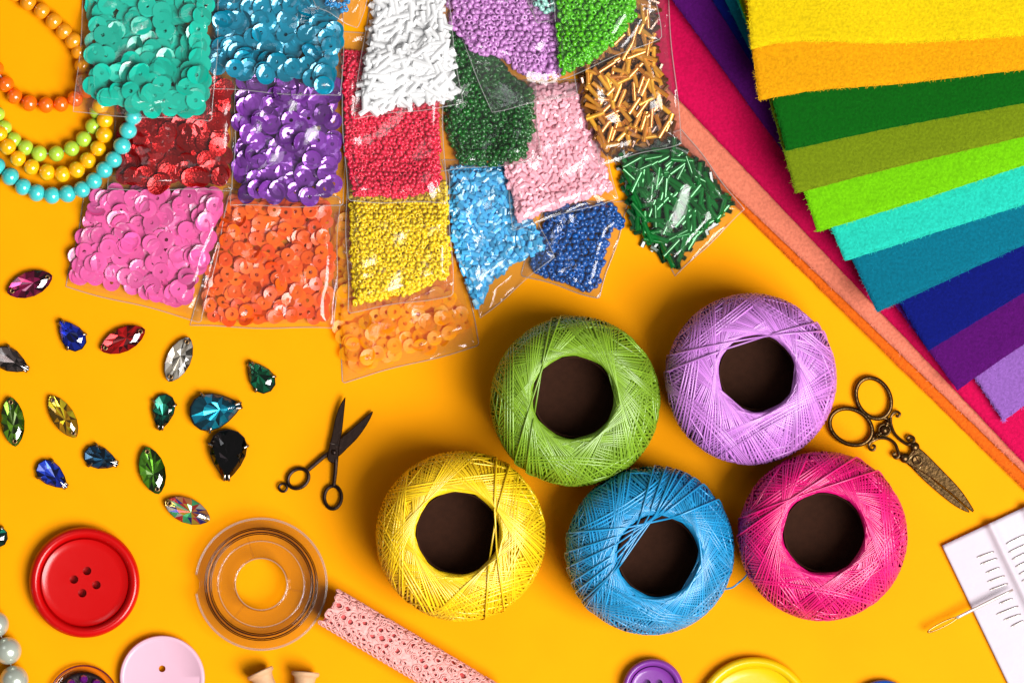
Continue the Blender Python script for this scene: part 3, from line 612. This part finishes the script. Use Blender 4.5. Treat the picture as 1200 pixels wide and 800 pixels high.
# ------------------------------------------------------------------ crystals
m_set = mat('silver_setting', (196, 188, 176), .22, metal=1)
m_dkset = mat('dark_setting', (70, 58, 50), .3, metal=1)
def outline(kind, L, w_, n):
    P = []
    for i in range(n):
        t = 2*math.pi*i/n
        if kind == 'navette':
            y = math.sin(t); P.append((L/2*math.cos(t), w_/2*math.copysign(abs(y)**1.35, y)))
        else:
            x = math.cos(t); y = math.sin(t)*math.sin((math.pi-abs(math.remainder(t, 2*math.pi)))/2+.0)  # tip at t = 0 ... pulled in
            P.append((L*(.5*x), w_*.62*math.sin(t)*(math.sin(abs(math.remainder(t, 2*math.pi))/2)**.85)))
    return np.array(P)
def gem(label, kind, cx, cy, L, w_, ang, c, tops=None, tint=None, h=None, mats=None, hi=(255, 255, 255)):
    """foil backed faceted crystal: clear tinted crown over a mirror pavilion; ang is the photo direction of the tip in degrees, y down"""
    n = 16 if L > 50 else 12; O = outline(kind, L, w_, n); h = h or w_*.44; a = R(ang); ca, sa = math.cos(a), math.sin(a)
    def T(P, s=1, rot=0): return [(cx+s*(x*ca-y*sa), cy+s*(x*sa+y*ca)) for x, y in P]
    mid = (O+np.roll(O, -1, 0))/2
    root = thing('crystal', label, 'crystal', cx, cy, 0, 'loose sew-on crystals')
    foils = mats or [mat('foil', c, .17, metal=.5, spec=.9, coat=.5, alb=.85), mat('foil', tuple(int(v*.45) for v in c), .17, metal=.5, spec=.9, coat=.5, alb=.85), mat('foil', tuple(min(255, int(v*1.3+34)) for v in c), .17, metal=.5, spec=.9, coat=.5, alb=.85)]  # darker and lighter foil copies paint the sparkle into the facet colours
    g = h*.55
    # pavilion: mirror facets falling to a keel, seen through the crown
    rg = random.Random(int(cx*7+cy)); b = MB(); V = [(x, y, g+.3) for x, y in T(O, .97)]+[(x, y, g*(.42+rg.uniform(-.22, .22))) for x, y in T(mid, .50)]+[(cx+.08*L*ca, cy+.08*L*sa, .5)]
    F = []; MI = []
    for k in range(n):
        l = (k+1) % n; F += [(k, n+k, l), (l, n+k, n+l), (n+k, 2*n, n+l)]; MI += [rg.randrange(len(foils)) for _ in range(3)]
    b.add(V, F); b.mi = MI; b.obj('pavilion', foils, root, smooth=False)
    # crown
    tin = tint or tuple(int(185+.27*v) for v in c); m = glassy('crystal_glass', tin, tuple(int(v*.7) for v in tin), rough=.02, ior=1.6, gain=1.6)
    b = MB(); V = [(x, y, g+.5) for x, y in T(O)]+[(x, y, g+(h-g)*.62) for x, y in T(mid, .80)]+[(x, y, h) for x, y in T(O, .50)]; F = []
    for k in range(n):
        l = (k+1) % n; F += [(k, l, n+k), (l, n+l, n+k), (n+k, n+l, 2*n+l), (n+k, 2*n+l, 2*n+k)]
    F.append(tuple(2*n+k for k in range(n))); b.add(V, F); b.obj('crown', m, root, smooth=False)
    if kind == 'navette':
        b = MB(); b.add([(x, y, .3) for x, y in T(O, .96)]+[(x, y, g+.45) for x, y in T(O, .99)], [(k, (k+1) % n, n+(k+1) % n, n+k) for k in range(n)]+[tuple(reversed(range(n)))]); b.obj('girdle', foils[0], root, smooth=False)
        for s in (-1, 1):
            x, y = cx+s*L*.39*ca, cy+s*L*.39*sa; b = MB(); zz = g+(h-g)*.52
            b.lathe([(1.5, zz-2), (1.5, zz+.5), (2.3, zz+1.1), (3.0, zz+.5), (3.0, zz-2)], (x, y, 0), 14, close=True); ho = b.obj('sew_hole', mat('hole_metal', (176, 140, 96), .3, metal=.8), root)
            b = MB(); b.lathe([(1.6, zz-1.6), (.01, zz-1.5)], (x, y, 0), 10); b.obj('hole_shade', m_core, ho)  # dark disc painted in for the shade inside the sew hole
    else:
        b = MB(); P0, P1 = T(O, 1.03), T(O, .9); V = [(x, y, .3) for x, y in P1]+[(x, y, 1.2) for x, y in P0]+[(x, y, g+.6) for x, y in P0]+[(x, y, g+.6) for x, y in T(O, .975)]; F = []
        for i in range(3):
            for k in range(n): l = (k+1) % n; F.append((i*n+k, i*n+l, (i+1)*n+l, (i+1)*n+k))
        F.append(tuple(reversed(range(n)))); b.add(V, F); b.obj('setting', m_dkset, root, smooth=False)
        for k in ((1, 5, 11, 15) if n == 16 else (1, 4, 8, 11)):
            p = np.array(O[k]); b = MB(); pts = []
            for s, z in ((1.07, .8), (1.08, g), (1.04, g+2.2), (.93, g+3.4), (.84, g+3.6)): x, y = p*s; pts.append((cx+x*ca-y*sa, cy+x*sa+y*ca, z))
            b.tube(spline(pts, 10), 1.7 if L > 50 else 1.35, 6); b.obj('prong', m_set, root)
    return root
ab = [mat('foil', k, .17, metal=.5, spec=.9, coat=.5, alb=.85) for k in ((240, 150, 90), (90, 220, 150), (60, 50, 160), (250, 200, 60), (230, 60, 60), (235, 225, 220))]
gem('fuchsia purple crystal near the left edge', 'navette', 35, 333, 57, 30, -21, (136, 14, 76))
gem('ruby red almond shaped crystal with two sewing holes', 'navette', 144, 398, 58, 29, -25, (196, 8, 14))
gem('colourless clear almond shaped crystal', 'navette', 209.5, 421, 58, 29, -65, (205, 200, 190), tint=(238, 234, 228))
gem('olive green upright crystal at the left edge', 'navette', 15, 494, 59, 28, 84, (96, 134, 18))
gem('pale yellow almond shaped crystal', 'navette', 74, 488, 58, 27, 58, (222, 176, 26))
gem('grass green crystal above the rainbow one', 'navette', 178.5, 551, 58, 31, 75, (84, 136, 18))
gem('rainbow iridescent crystal below the green one', 'navette', 219.5, 598, 58, 30, 22, (220, 200, 150), tint=(236, 236, 230), mats=ab)
gem('royal blue teardrop crystal beside the red almond one', 'drop', 83, 392, 42, 28, -129, (16, 48, 160))
gem('smoky grey teardrop crystal cut by the left edge', 'drop', 14, 423, 45, 28, 28, (92, 80, 78))
gem('emerald teardrop crystal pointing up below the orange sequins', 'drop', 304.5, 441, 42, 29, -127, (0, 112, 76))
gem('small emerald teardrop crystal pointing down', 'drop', 191, 483, 43, 27, 100, (0, 106, 84))
gem('large aqua blue teardrop crystal', 'drop', 253, 481, 61, 44, -12, (20, 158, 186))
gem('large black teardrop crystal under the aqua one', 'drop', 267, 533, 59, 44, 93, (14, 10, 14), tint=(120, 112, 116))
gem('dark teal teardrop crystal pointing right', 'drop', 119, 537, 42, 27, 20, (8, 74, 104))
gem('sapphire blue teardrop crystal above the red button', 'drop', 62, 557, 44, 27, 40, (30, 66, 176))
gem('small teal crystal mostly beyond the left edge', 'drop', -7, 628, 32, 24, 190, (10, 150, 126))
# ------------------------------------------------------------------ clear plastic bobbin
cx, cy = 306, 684
t = thing('bobbin', 'clear plastic thread bobbin with a notched rim', 'bobbin', cx, cy)
m_clear = glassy('clear_plastic', (253, 251, 246), (238, 226, 205), rough=.03, ior=1.5, gain=1.0)
m_clear2 = glassy('clear_plastic_wall', (252, 247, 238), (140, 96, 44), rough=.04, ior=1.55)
def disc(R0, R1, z0, z1, notch):
    n = 128; V = []; f = []; rr = []
    for k in range(n):
        a = 2*math.pi*k/n; d = abs(math.remainder(a-math.pi*1.0, 2*math.pi)); rr.append(R1-(5.5 if notch and d < .09 else 3.5 if notch and d < .14 else 0))
    for (q, z) in ((R0, z0), (None, z0), (None, z1), (R0, z1)):
        for k in range(n): a = 2*math.pi*k/n; r_ = rr[k] if q is None else q; V.append((cx+r_*math.cos(a), cy+r_*math.sin(a), z))
    for i in range(4):
        for k in range(n): l = (k+1) % n; f.append((i*n+k, i*n+l, ((i+1) % 4)*n+l, ((i+1) % 4)*n+k))
    return V, f
for z in (1, 21):
    b = MB(); b.add(*disc(30, 78, z, z+3.2, True)); b.obj('flange', m_clear, t, sharp=35)
ring = lambda r0, r1, z0, z1: [(r0, z0), (r1, z0), (r1, z1), (r0, z1)]
b = MB()
for r in (77.4, 76.0): b.tube([(cx+r*math.cos(a), cy+r*math.sin(a), 24.3) for a in np.linspace(-math.pi+.15, math.pi-.15, 110)], .55, 5)
b.obj('rim_glint', m_seam, t)  # pale hazy tubes stand in for bright glints along the rim
m_edge_line = glassy('dark_edge_line', (150, 104, 50), (70, 40, 16), rough=.08, ior=1.5)  # dark lines of clear plastic seen edge-on, painted as brown ribs
for r, q, z, m in ((66, .55, 24.4, m_edge_line), (64.2, .8, 22, m_edge_line), (60.6, .9, 18, m_edge_line), (58.6, .6, 24.5, m_edge_line), (31, 1.1, 26, m_clear), (30.2, .45, 27, m_seam), (51, .7, 25.6, m_clear), (50.2, .35, 26.4, m_seam)):  # the hazy pale ribs are painted glints on hub and ridge
    b = MB(); b.tube([(cx+r*math.cos(a), cy+r*math.sin(a), z+q) for a in np.linspace(0, 2*math.pi, 120, endpoint=False)], q, 6, closed=True); b.obj('rib', m, t)
for r in (62,): b = MB(); b.lathe(ring(r-1.2, r+1.2, 4.4, 20.8), (cx, cy, 0), 96, close=True); b.obj('drum_wall', m_clear2, t, sharp=35)
b = MB(); b.lathe([(29, 1), (32, 1), (32, 25), (31.4, 26), (29.6, 26), (29, 25)], (cx, cy, 0), 72, close=True); b.obj('hub', m_clear, t, sharp=35)
b = MB(); b.lathe([(50, 24.4), (52, 24.4), (52, 26), (50, 26)], (cx, cy, 0), 72, close=True); b.obj('ridge', m_clear, t, sharp=35)
for a in (-1.85, .18, 2.25):
    b = MB(); d = np.array([math.cos(a), math.sin(a)]); e = np.array([-d[1], d[0]])*1.3; p0, p1 = np.array([cx, cy])+d*32.5, np.array([cx, cy])+d*57
    b.prism([p0-e, p1-e, p1+e, p0+e], 24.4, 27.4, .6); b.obj('web', m_clear, t, smooth=False)
# ------------------------------------------------------------------ pearls
t = thing('pearl_string', 'string of white pearls at the lower left edge', 'pearl string', 9, 762)
m = mat('pearl', (206, 214, 198), rough=.25, metal=.35, spec=.7, coat=.8, var=.04)
b = MB(); b.ball((0, 0, 0), 1, 28, 18); me = b.mesh('pearl', m, world=False)
PP = [(-22, 702, 15), (-5, 731, 15.5), (9, 762, 16.3), (16.5, 796, 17), (12, 830, 17)]
for x, y, r in PP: o = inst('pearl', me, t, x, y, r, (0, 0, 0)); o.scale = (r, r, r)
b = MB(); b.tube([(x, y, r) for x, y, r in PP], .8, 6); b.obj('string', mat('white_cord', (225, 215, 200), .7), t)
# ------------------------------------------------------------------ wooden spools
m_wood = mat('pale_wood', (236, 186, 140), rough=.6, spec=.25, mottle=.22, msize=5, bump=.2, bsize=5, bstretch=(1, 6, 1, 0))
def spool(label, hx, hy, ang, z):
    t = thing('wooden_spool', label, 'spool', hx, hy, 0, 'small wooden spools')
    M = Matrix.Rotation(R(ang), 3, 'Z')@Matrix.Rotation(R(90), 3, 'Y')
    b = MB(); b.lathe([(.01, 0), (15.4, 0), (16.4, 1), (16.4, 3.6), (15.6, 4.8), (13.4, 6), (12.4, 8.5), (11.6, 14), (11.6, 44), (12.6, 48), (15, 50.5), (16.2, 52), (16.2, 55), (15.6, 56), (.01, 56)], (hx, hy, z), 32, M=M)
    b.obj('spool_body', m_wood, t, sharp=40)
    b = MB(); b.lathe([(.01, -.4), (4, -.4), (4, .1)], (hx, hy, z), 16, M=M); b.obj('bore', m_core, t)  # dark disc on the end face, painted shade of the bore
spool('tilted pale wooden spool beside the clear bobbin', 304, 786, 65, 16.4)
spool('upright pale wooden spool near the pink lace', 358, 786.5, 95, 16.4)
# ------------------------------------------------------------------ lace roll
t = thing('lace_roll', 'roll of pink crochet lace lying below the yellow thread', 'lace', 470, 750)
A0, A1 = np.array([386., 712.]), np.array([580., 827.]); ax = (A1-A0)/np.linalg.norm(A1-A0); pr = np.array([-ax[1], ax[0]]); Ln = np.linalg.norm(A1-A0); rr = 23
def cyl(s, th, r): # th 0 = top, positive towards the lower left side
    return np.array([*(A0+ax*s+pr*r*math.sin(th)), rr+1+r*math.cos(th)])
b = MB(); nn = 28; V = [cyl(s, 2*math.pi*k/nn, rr-2.2) for s in (5, Ln) for k in range(nn)]
f = [(k, (k+1) % nn, nn+(k+1) % nn, nn+k) for k in range(nn)]+[tuple(range(nn))]; b.add(V, f); b.obj('card_tube', mat('yellow_card_tube', (236, 150, 30), .5), t, sharp=40)
b = MB(); V = [cyl(s, -2.2+3.3*k/nn, rr-1.2) for s in (1, Ln) for k in range(nn+1)]; b.add(V, [(k, k+1, nn+2+k, nn+1+k) for k in range(nn)]); b.obj('lining', mat('coral_ribbon', (228, 86, 84), .6), t)
rg = random.Random(4); B = MB(); HOLES = []
s = 3.; row = 0
while s < Ln:
    th = -2.2+(row % 2)*.21
    while th < 1.0:
        HOLES.append((s+rg.gauss(0, 1.9), th+rg.gauss(0, .09), rg.choice((.8, 1.2, 1.7, 2.2, 2.8)))); th += .43
    s += 8.6; row += 1
ns, nt_ = int(Ln/1.6), 62; V = []; keep = np.zeros((ns, nt_), bool); Hs = np.array(HOLES)
for i in range(ns):
    for j in range(nt_):
        s = 1.6*i+.4*rg.gauss(0, 1); th = -2.25+3.3*j/(nt_-1)+(.05*math.sin(i*.55) if j > nt_-3 else 0)
        V.append(cyl(s, th, rr+.2+rg.gauss(0, .5))); d = np.hypot((Hs[:, 0]-s)/1.25, (Hs[:, 1]-th)*rr)-Hs[:, 2]; keep[i, j] = d.min() > 0 and s > 3+2.6*math.sin(th*5)
idx = np.arange(ns*nt_).reshape(ns, nt_); f = [(idx[i, j], idx[i+1, j], idx[i+1, j+1], idx[i, j+1]) for i in range(ns-1) for j in range(nt_-1) if keep[i, j] and keep[i+1, j+1]]
m_lace = mat('pink_lace_thread', (254, 184, 178), alb=.78, rough=.75, spec=.2, sheen=.3, mottle=.2, msize=4, bump=.8, bsize=2.2)
B.add(V, f)
for s, th, r in HOLES:                      # twisted stitches looping round every hole
    for k in range(2):
        r2 = r+.9+k*1.3+rg.gauss(0, .2); P = [cyl(s+1.2*r2*math.cos(a)+rg.gauss(0, .3), th+r2*math.sin(a)/rr, rr+1.0+.5*math.sin(3*a+k)) for a in np.linspace(0, 6.283, 12, endpoint=False)]
        B.tube(P, .85, 5, closed=True)
for k in range(int(Ln/7)):                  # picots along the lower edge
    B.tube([cyl(4+k*7+3.2*math.cos(a), 1.02+.14*math.sin(a), rr+1.2) for a in np.linspace(0, 6.283, 10, endpoint=False)], 1.0, 5, closed=True)
B.obj('lace', m_lace, t, kind='stuff')
# ------------------------------------------------------------------ scissors
m_blk = mat('blackened_iron', (50, 32, 24), .38, metal=.75, mottle=.3, msize=5, bump=.25, bsize=3)
def ell(c, a, b_, ang, z, n=40):
    ca, sa = math.cos(R(ang)), math.sin(R(ang)); return [(c[0]+a*math.cos(t_)*ca-b_*math.sin(t_)*sa, c[1]+a*math.cos(t_)*sa+b_*math.sin(t_)*ca, z) for t_ in np.linspace(0, 2*math.pi, n, endpoint=False)]
Z6 = lambda pts: [(310+x/5, 450+y/5) for x, y in pts]
t = thing('scissors', 'small black scissors lying open beside the crystals', 'scissors', 388, 530, 0)
b = MB(); b.prism(Z6(spline([(632, 158), (590, 192), (520, 253), (455, 308), (415, 350), (395, 400), (420, 425), (448, 412), (482, 378), (542, 318), (592, 250), (628, 185)], 48, True)), 4, 7.5, .9)
b.tube([(*Z6([(415, 385)])[0], 5.6), (*Z6([(350, 420)])[0], 5.6), (*Z6([(255, 502)])[0], 5.4)], [3.2, 2.8, 2.5], 8); b.tube(ell((310+197/5, 450+552/5), 13.0, 10.6, -38, 5), 2.3, 8, closed=True)
b.tube(ell((310+108/5, 450+605/5), 4.6, 4.6, 0, 5), 1.6, 8, closed=True); b.obj('blade', m_blk, t, sharp=40)
b = MB(); b.prism(Z6(spline([(470, 78), (440, 128), (415, 200), (396, 290), (378, 370), (368, 430), (382, 455), (405, 462), (430, 452), (438, 370), (455, 270), (466, 170), (474, 90)], 52, True)), 7.7, 11, .9)
b.tube([(*Z6([(418, 440)])[0], 9), (*Z6([(413, 520)])[0], 8), (*Z6([(404, 592)])[0], 6)], [2.9, 2.6, 2.5], 8); b.tube(ell((390, 450+662/5), 13.4, 10, 92, 5.4), 2.3, 8, closed=True); b.obj('blade', m_blk, t, sharp=40)
b = MB(); b.lathe([(3.2, 10.5), (3.2, 12), (2.4, 12.8), (.01, 12.9)], (310+405/5, 450+398/5, 0), 20); b.obj('rivet', m_blk, t)
b = MB(); p = Z6([(382, 345), (442, 360)]); b.tube([(*p[0], 11), (*p[1], 11)], .7, 6); b.obj('collar_line', mat('worn_iron', (96, 84, 78), .4, metal=.8), t)
m_brs = mat('antique_brass', (104, 77, 40), .3, metal=.9, c2=(66, 48, 26), msize=7, bump=.3, bsize=4)
Z7 = lambda pts: [(960+x/4.445, 430+y/4.445) for x, y in pts]; z7 = lambda x, y: (960+x/4.445, 430+y/4.445)
t = thing('scissors', 'ornate antique brass embroidery scissors beside the felt', 'scissors', 1050, 510, 0)
BLD = [(458, 500), (470, 452), (500, 425), (535, 432), (640, 535), (738, 640), (800, 733), (803, 748), (790, 748), (690, 660), (560, 560)]
b = MB(); b.prism(Z7(spline([(462, 505), (520, 510), (600, 590), (700, 672), (776, 742), (770, 754), (690, 710), (560, 602), (480, 522)], 50, True)), 2, 5, .8)
b.tube(ell(z7(283, 162), 25, 19.2, 62, 6), 2.6, 10, closed=True)
def scroll(pts, z, r=1.7): b.tube([(*p, z) for p in spline(Z7(pts), 44)], r, 8)
scroll([(372, 262), (385, 240), (405, 232), (420, 243), (412, 256), (398, 252)], 6); scroll([(372, 262), (374, 300), (395, 350), (435, 388), (465, 402), (490, 392), (492, 370), (474, 360), (460, 372), (470, 384)], 6, 2)
b.ball((*z7(497, 415), 6), 6, 16, 10, .75)
b.obj('blade', m_brs, t, sharp=40)
b = MB(); b.prism(Z7(spline(BLD, 66, True)), 5.2, 8.6, 1.0)
b.tube(ell(z7(165, 310), 26, 20, 28, 7), 2.6, 10, closed=True)
scroll([(270, 388), (258, 405), (265, 428), (285, 430), (290, 412), (276, 406)], 7); scroll([(270, 388), (310, 370), (355, 372), (392, 396), (408, 432), (415, 462), (398, 472), (386, 456), (400, 446)], 7, 2)
b.ball((*z7(445, 473), 6.5), 6, 16, 10, .75); b.obj('blade', m_brs, t, sharp=40)
b = MB(); b.ball((*z7(340, 327), 6.5), 5.6, 18, 10, .8); b.tube(ell(z7(340, 327), 6.6, 6.6, 0, 6), 1.2, 8, closed=True)
b.tube([(*p, 6.5) for p in Z7([(292, 352), (318, 345), (340, 327), (352, 300), (372, 285)])], 2.1, 8); b.ball((*z7(310, 350), 6.5), 2.8, 12, 8); b.ball((*z7(355, 290), 6.5), 2.8, 12, 8)
b.tube([(*p, 6.2) for p in Z7([(370, 285), (352, 268), (330, 262)])], 2, 8); b.tube([(*p, 6.8) for p in Z7([(295, 355), (280, 372), (268, 388)])], 2, 8)
b.obj('centre_boss', m_brs, t)
b = MB(); x, y = z7(512, 485); b.lathe([(6.4, 8), (6.4, 9.8), (5.6, 10.6), (4.6, 10.2), (.01, 10.4)], (x, y, 0), 28); scr = b.obj('screw', m_brs, t)
b = MB(); b.prism([(x-3, y-4.4), (x-1.8, y-4.9), (x+3, y+4.4), (x+1.8, y+4.9)], 9, 10.9); b.obj('slot_shade', m_core, scr, smooth=False)  # dark bar on the screw head stands in for shade in its groove
b = MB(); p = Z7([(510, 535), (540, 508)]); b.tube([(*p[0], 8.8), (*p[1], 8.8)], .8, 6); p = Z7([(452, 500), (500, 440)]); b.tube([(*p[0], 8.9), (*p[1], 8.9)], .9, 6); b.obj('engraved_line', mat('pale_brass', (190, 160, 110), .35, metal=.9), t)
# ------------------------------------------------------------------ needle card
Z8 = lambda x, y: (1060+x/3.636, 580+y/3.636)
c0 = np.array([1104., 639.]); ex = np.array([96., -45.])/106.0; ey = np.array([77., 161.])/178.5
t = thing('needle_card', 'white pleated paper needle card at the right edge', 'paper card', 1104, 639)
nu, nv = 90, 60; V = []
def cz(u, v):                      # two raised pleats running down the paper
    z = 5.5+1.2*math.sin(u*.03)+1.4*math.exp(-v/40)
    for u0, hgt in ((62, 7), (108, 7)): z += hgt*math.exp(-((u-u0)/5.2)**2)
    return z
for i in range(nu):
    for j in range(nv):
        u, v = 2.6*i, 5*j; p = c0+ex*u+ey*v; V.append((*p, cz(u, v)))
b = MB(); b.add(V, [(i*nv+j, (i+1)*nv+j, (i+1)*nv+j+1, i*nv+j+1) for i in range(nu-1) for j in range(nv-1)])
b.add([(x, y, z-1.0) for x, y, z in V], [(i*nv+j, i*nv+j+1, (i+1)*nv+j+1, (i+1)*nv+j) for i in range(nu-1) for j in range(nv-1)])
q = nu*nv; idx = np.arange(q).reshape(nu, nv); per = np.r_[idx[:, 0], idx[-1, 1:], idx[-2::-1, -1], idx[0, -2:0:-1]]; b.f += [(int(a), int(a+q), int(c+q), int(c)) for a, c in zip(per, np.roll(per, -1))]; b.mi = [0]*len(b.f)
b.obj('paper', mat('white_paper', (232, 222, 232), .7, spec=.2, bump=.12, bsize=6, mottle=.05, msize=20), t)
m_stl = mat('needle_steel', (214, 204, 196), .3, metal=.55, alb=.9)
def uv(x, y): p = np.array([x, y])-c0; M = np.array([ex, ey]).T; return np.linalg.solve(M, p)
cols = [([(310, 265, 382, 240), (325, 294, 396, 269), (348, 331, 406, 308), (355, 369, 428, 343), (364, 404, 442, 376), (405, 462, 462, 440), (393, 508, 486, 472), (424, 532, 497, 506), (455, 560, 508, 534)], 'short steel needle in the left pleat of the white paper'),
        ([(433, 208, 515, 168), (443, 244, 522, 208), (458, 274, 530, 240), (473, 305, 540, 275), (488, 337, 548, 310), (500, 366, 556, 342)], 'short steel needle in the right pleat of the white paper')]
for L, lab in cols:
    for ni, (x0, y0, x1, y1) in enumerate(L):
        p0, p1 = np.array(Z8(x0, y0)), np.array(Z8(x1, y1)); P = []
        for s in np.linspace(0, 1, 8): p = p0+(p1-p0)*s; u, v = uv(*p); P.append((*p, cz(u, v)+.9+.5*math.sin(s*3.14)))
        b = MB(); b.tube(P, [.5]+[.95]*6+[.5], 7); o = b.obj('needle', m_stl, None, org=W(*p0, 8)); tag(o, lab.replace('short', ('topmost', 'second', 'third', 'fourth', 'fifth', 'sixth', 'seventh', 'eighth', 'ninth')[ni]+' short'), 'needle', lab.replace('short steel needle', 'needles'))
t = thing('darning_needle', 'long steel darning needle lying across the edge of the paper', 'needle', 1087, 740)
p0, p1 = np.array(Z8(100, 582)), np.array(Z8(462, 402)); d = (p1-p0)/np.linalg.norm(p1-p0); e = np.array([-d[1], d[0]]); Ln2 = np.linalg.norm(p1-p0)
pz = lambda s: 12+s*.045
b = MB(); b.tube([(*(p0+d*s), pz(s)) for s in np.linspace(38, Ln2, 12)], [2.0]+[1.9]*8+[1.7, 1.5, 1.2], 8); b.obj('shank', m_stl, t)
b = MB(); b.tube([(*(p0+d*(19+19*math.cos(a))+e*2.6*math.sin(a)*(1 if abs(math.sin(a)) > 0 else 1)), pz(20)) for a in np.linspace(0, 6.283, 40, endpoint=False)], 1.0, 7, closed=True)
b.ball((*(p0+d*1), pz(1)), 2.0, 10, 8); b.obj('eye', mat('needle_gold', (190, 150, 84), .2, metal=1), t)
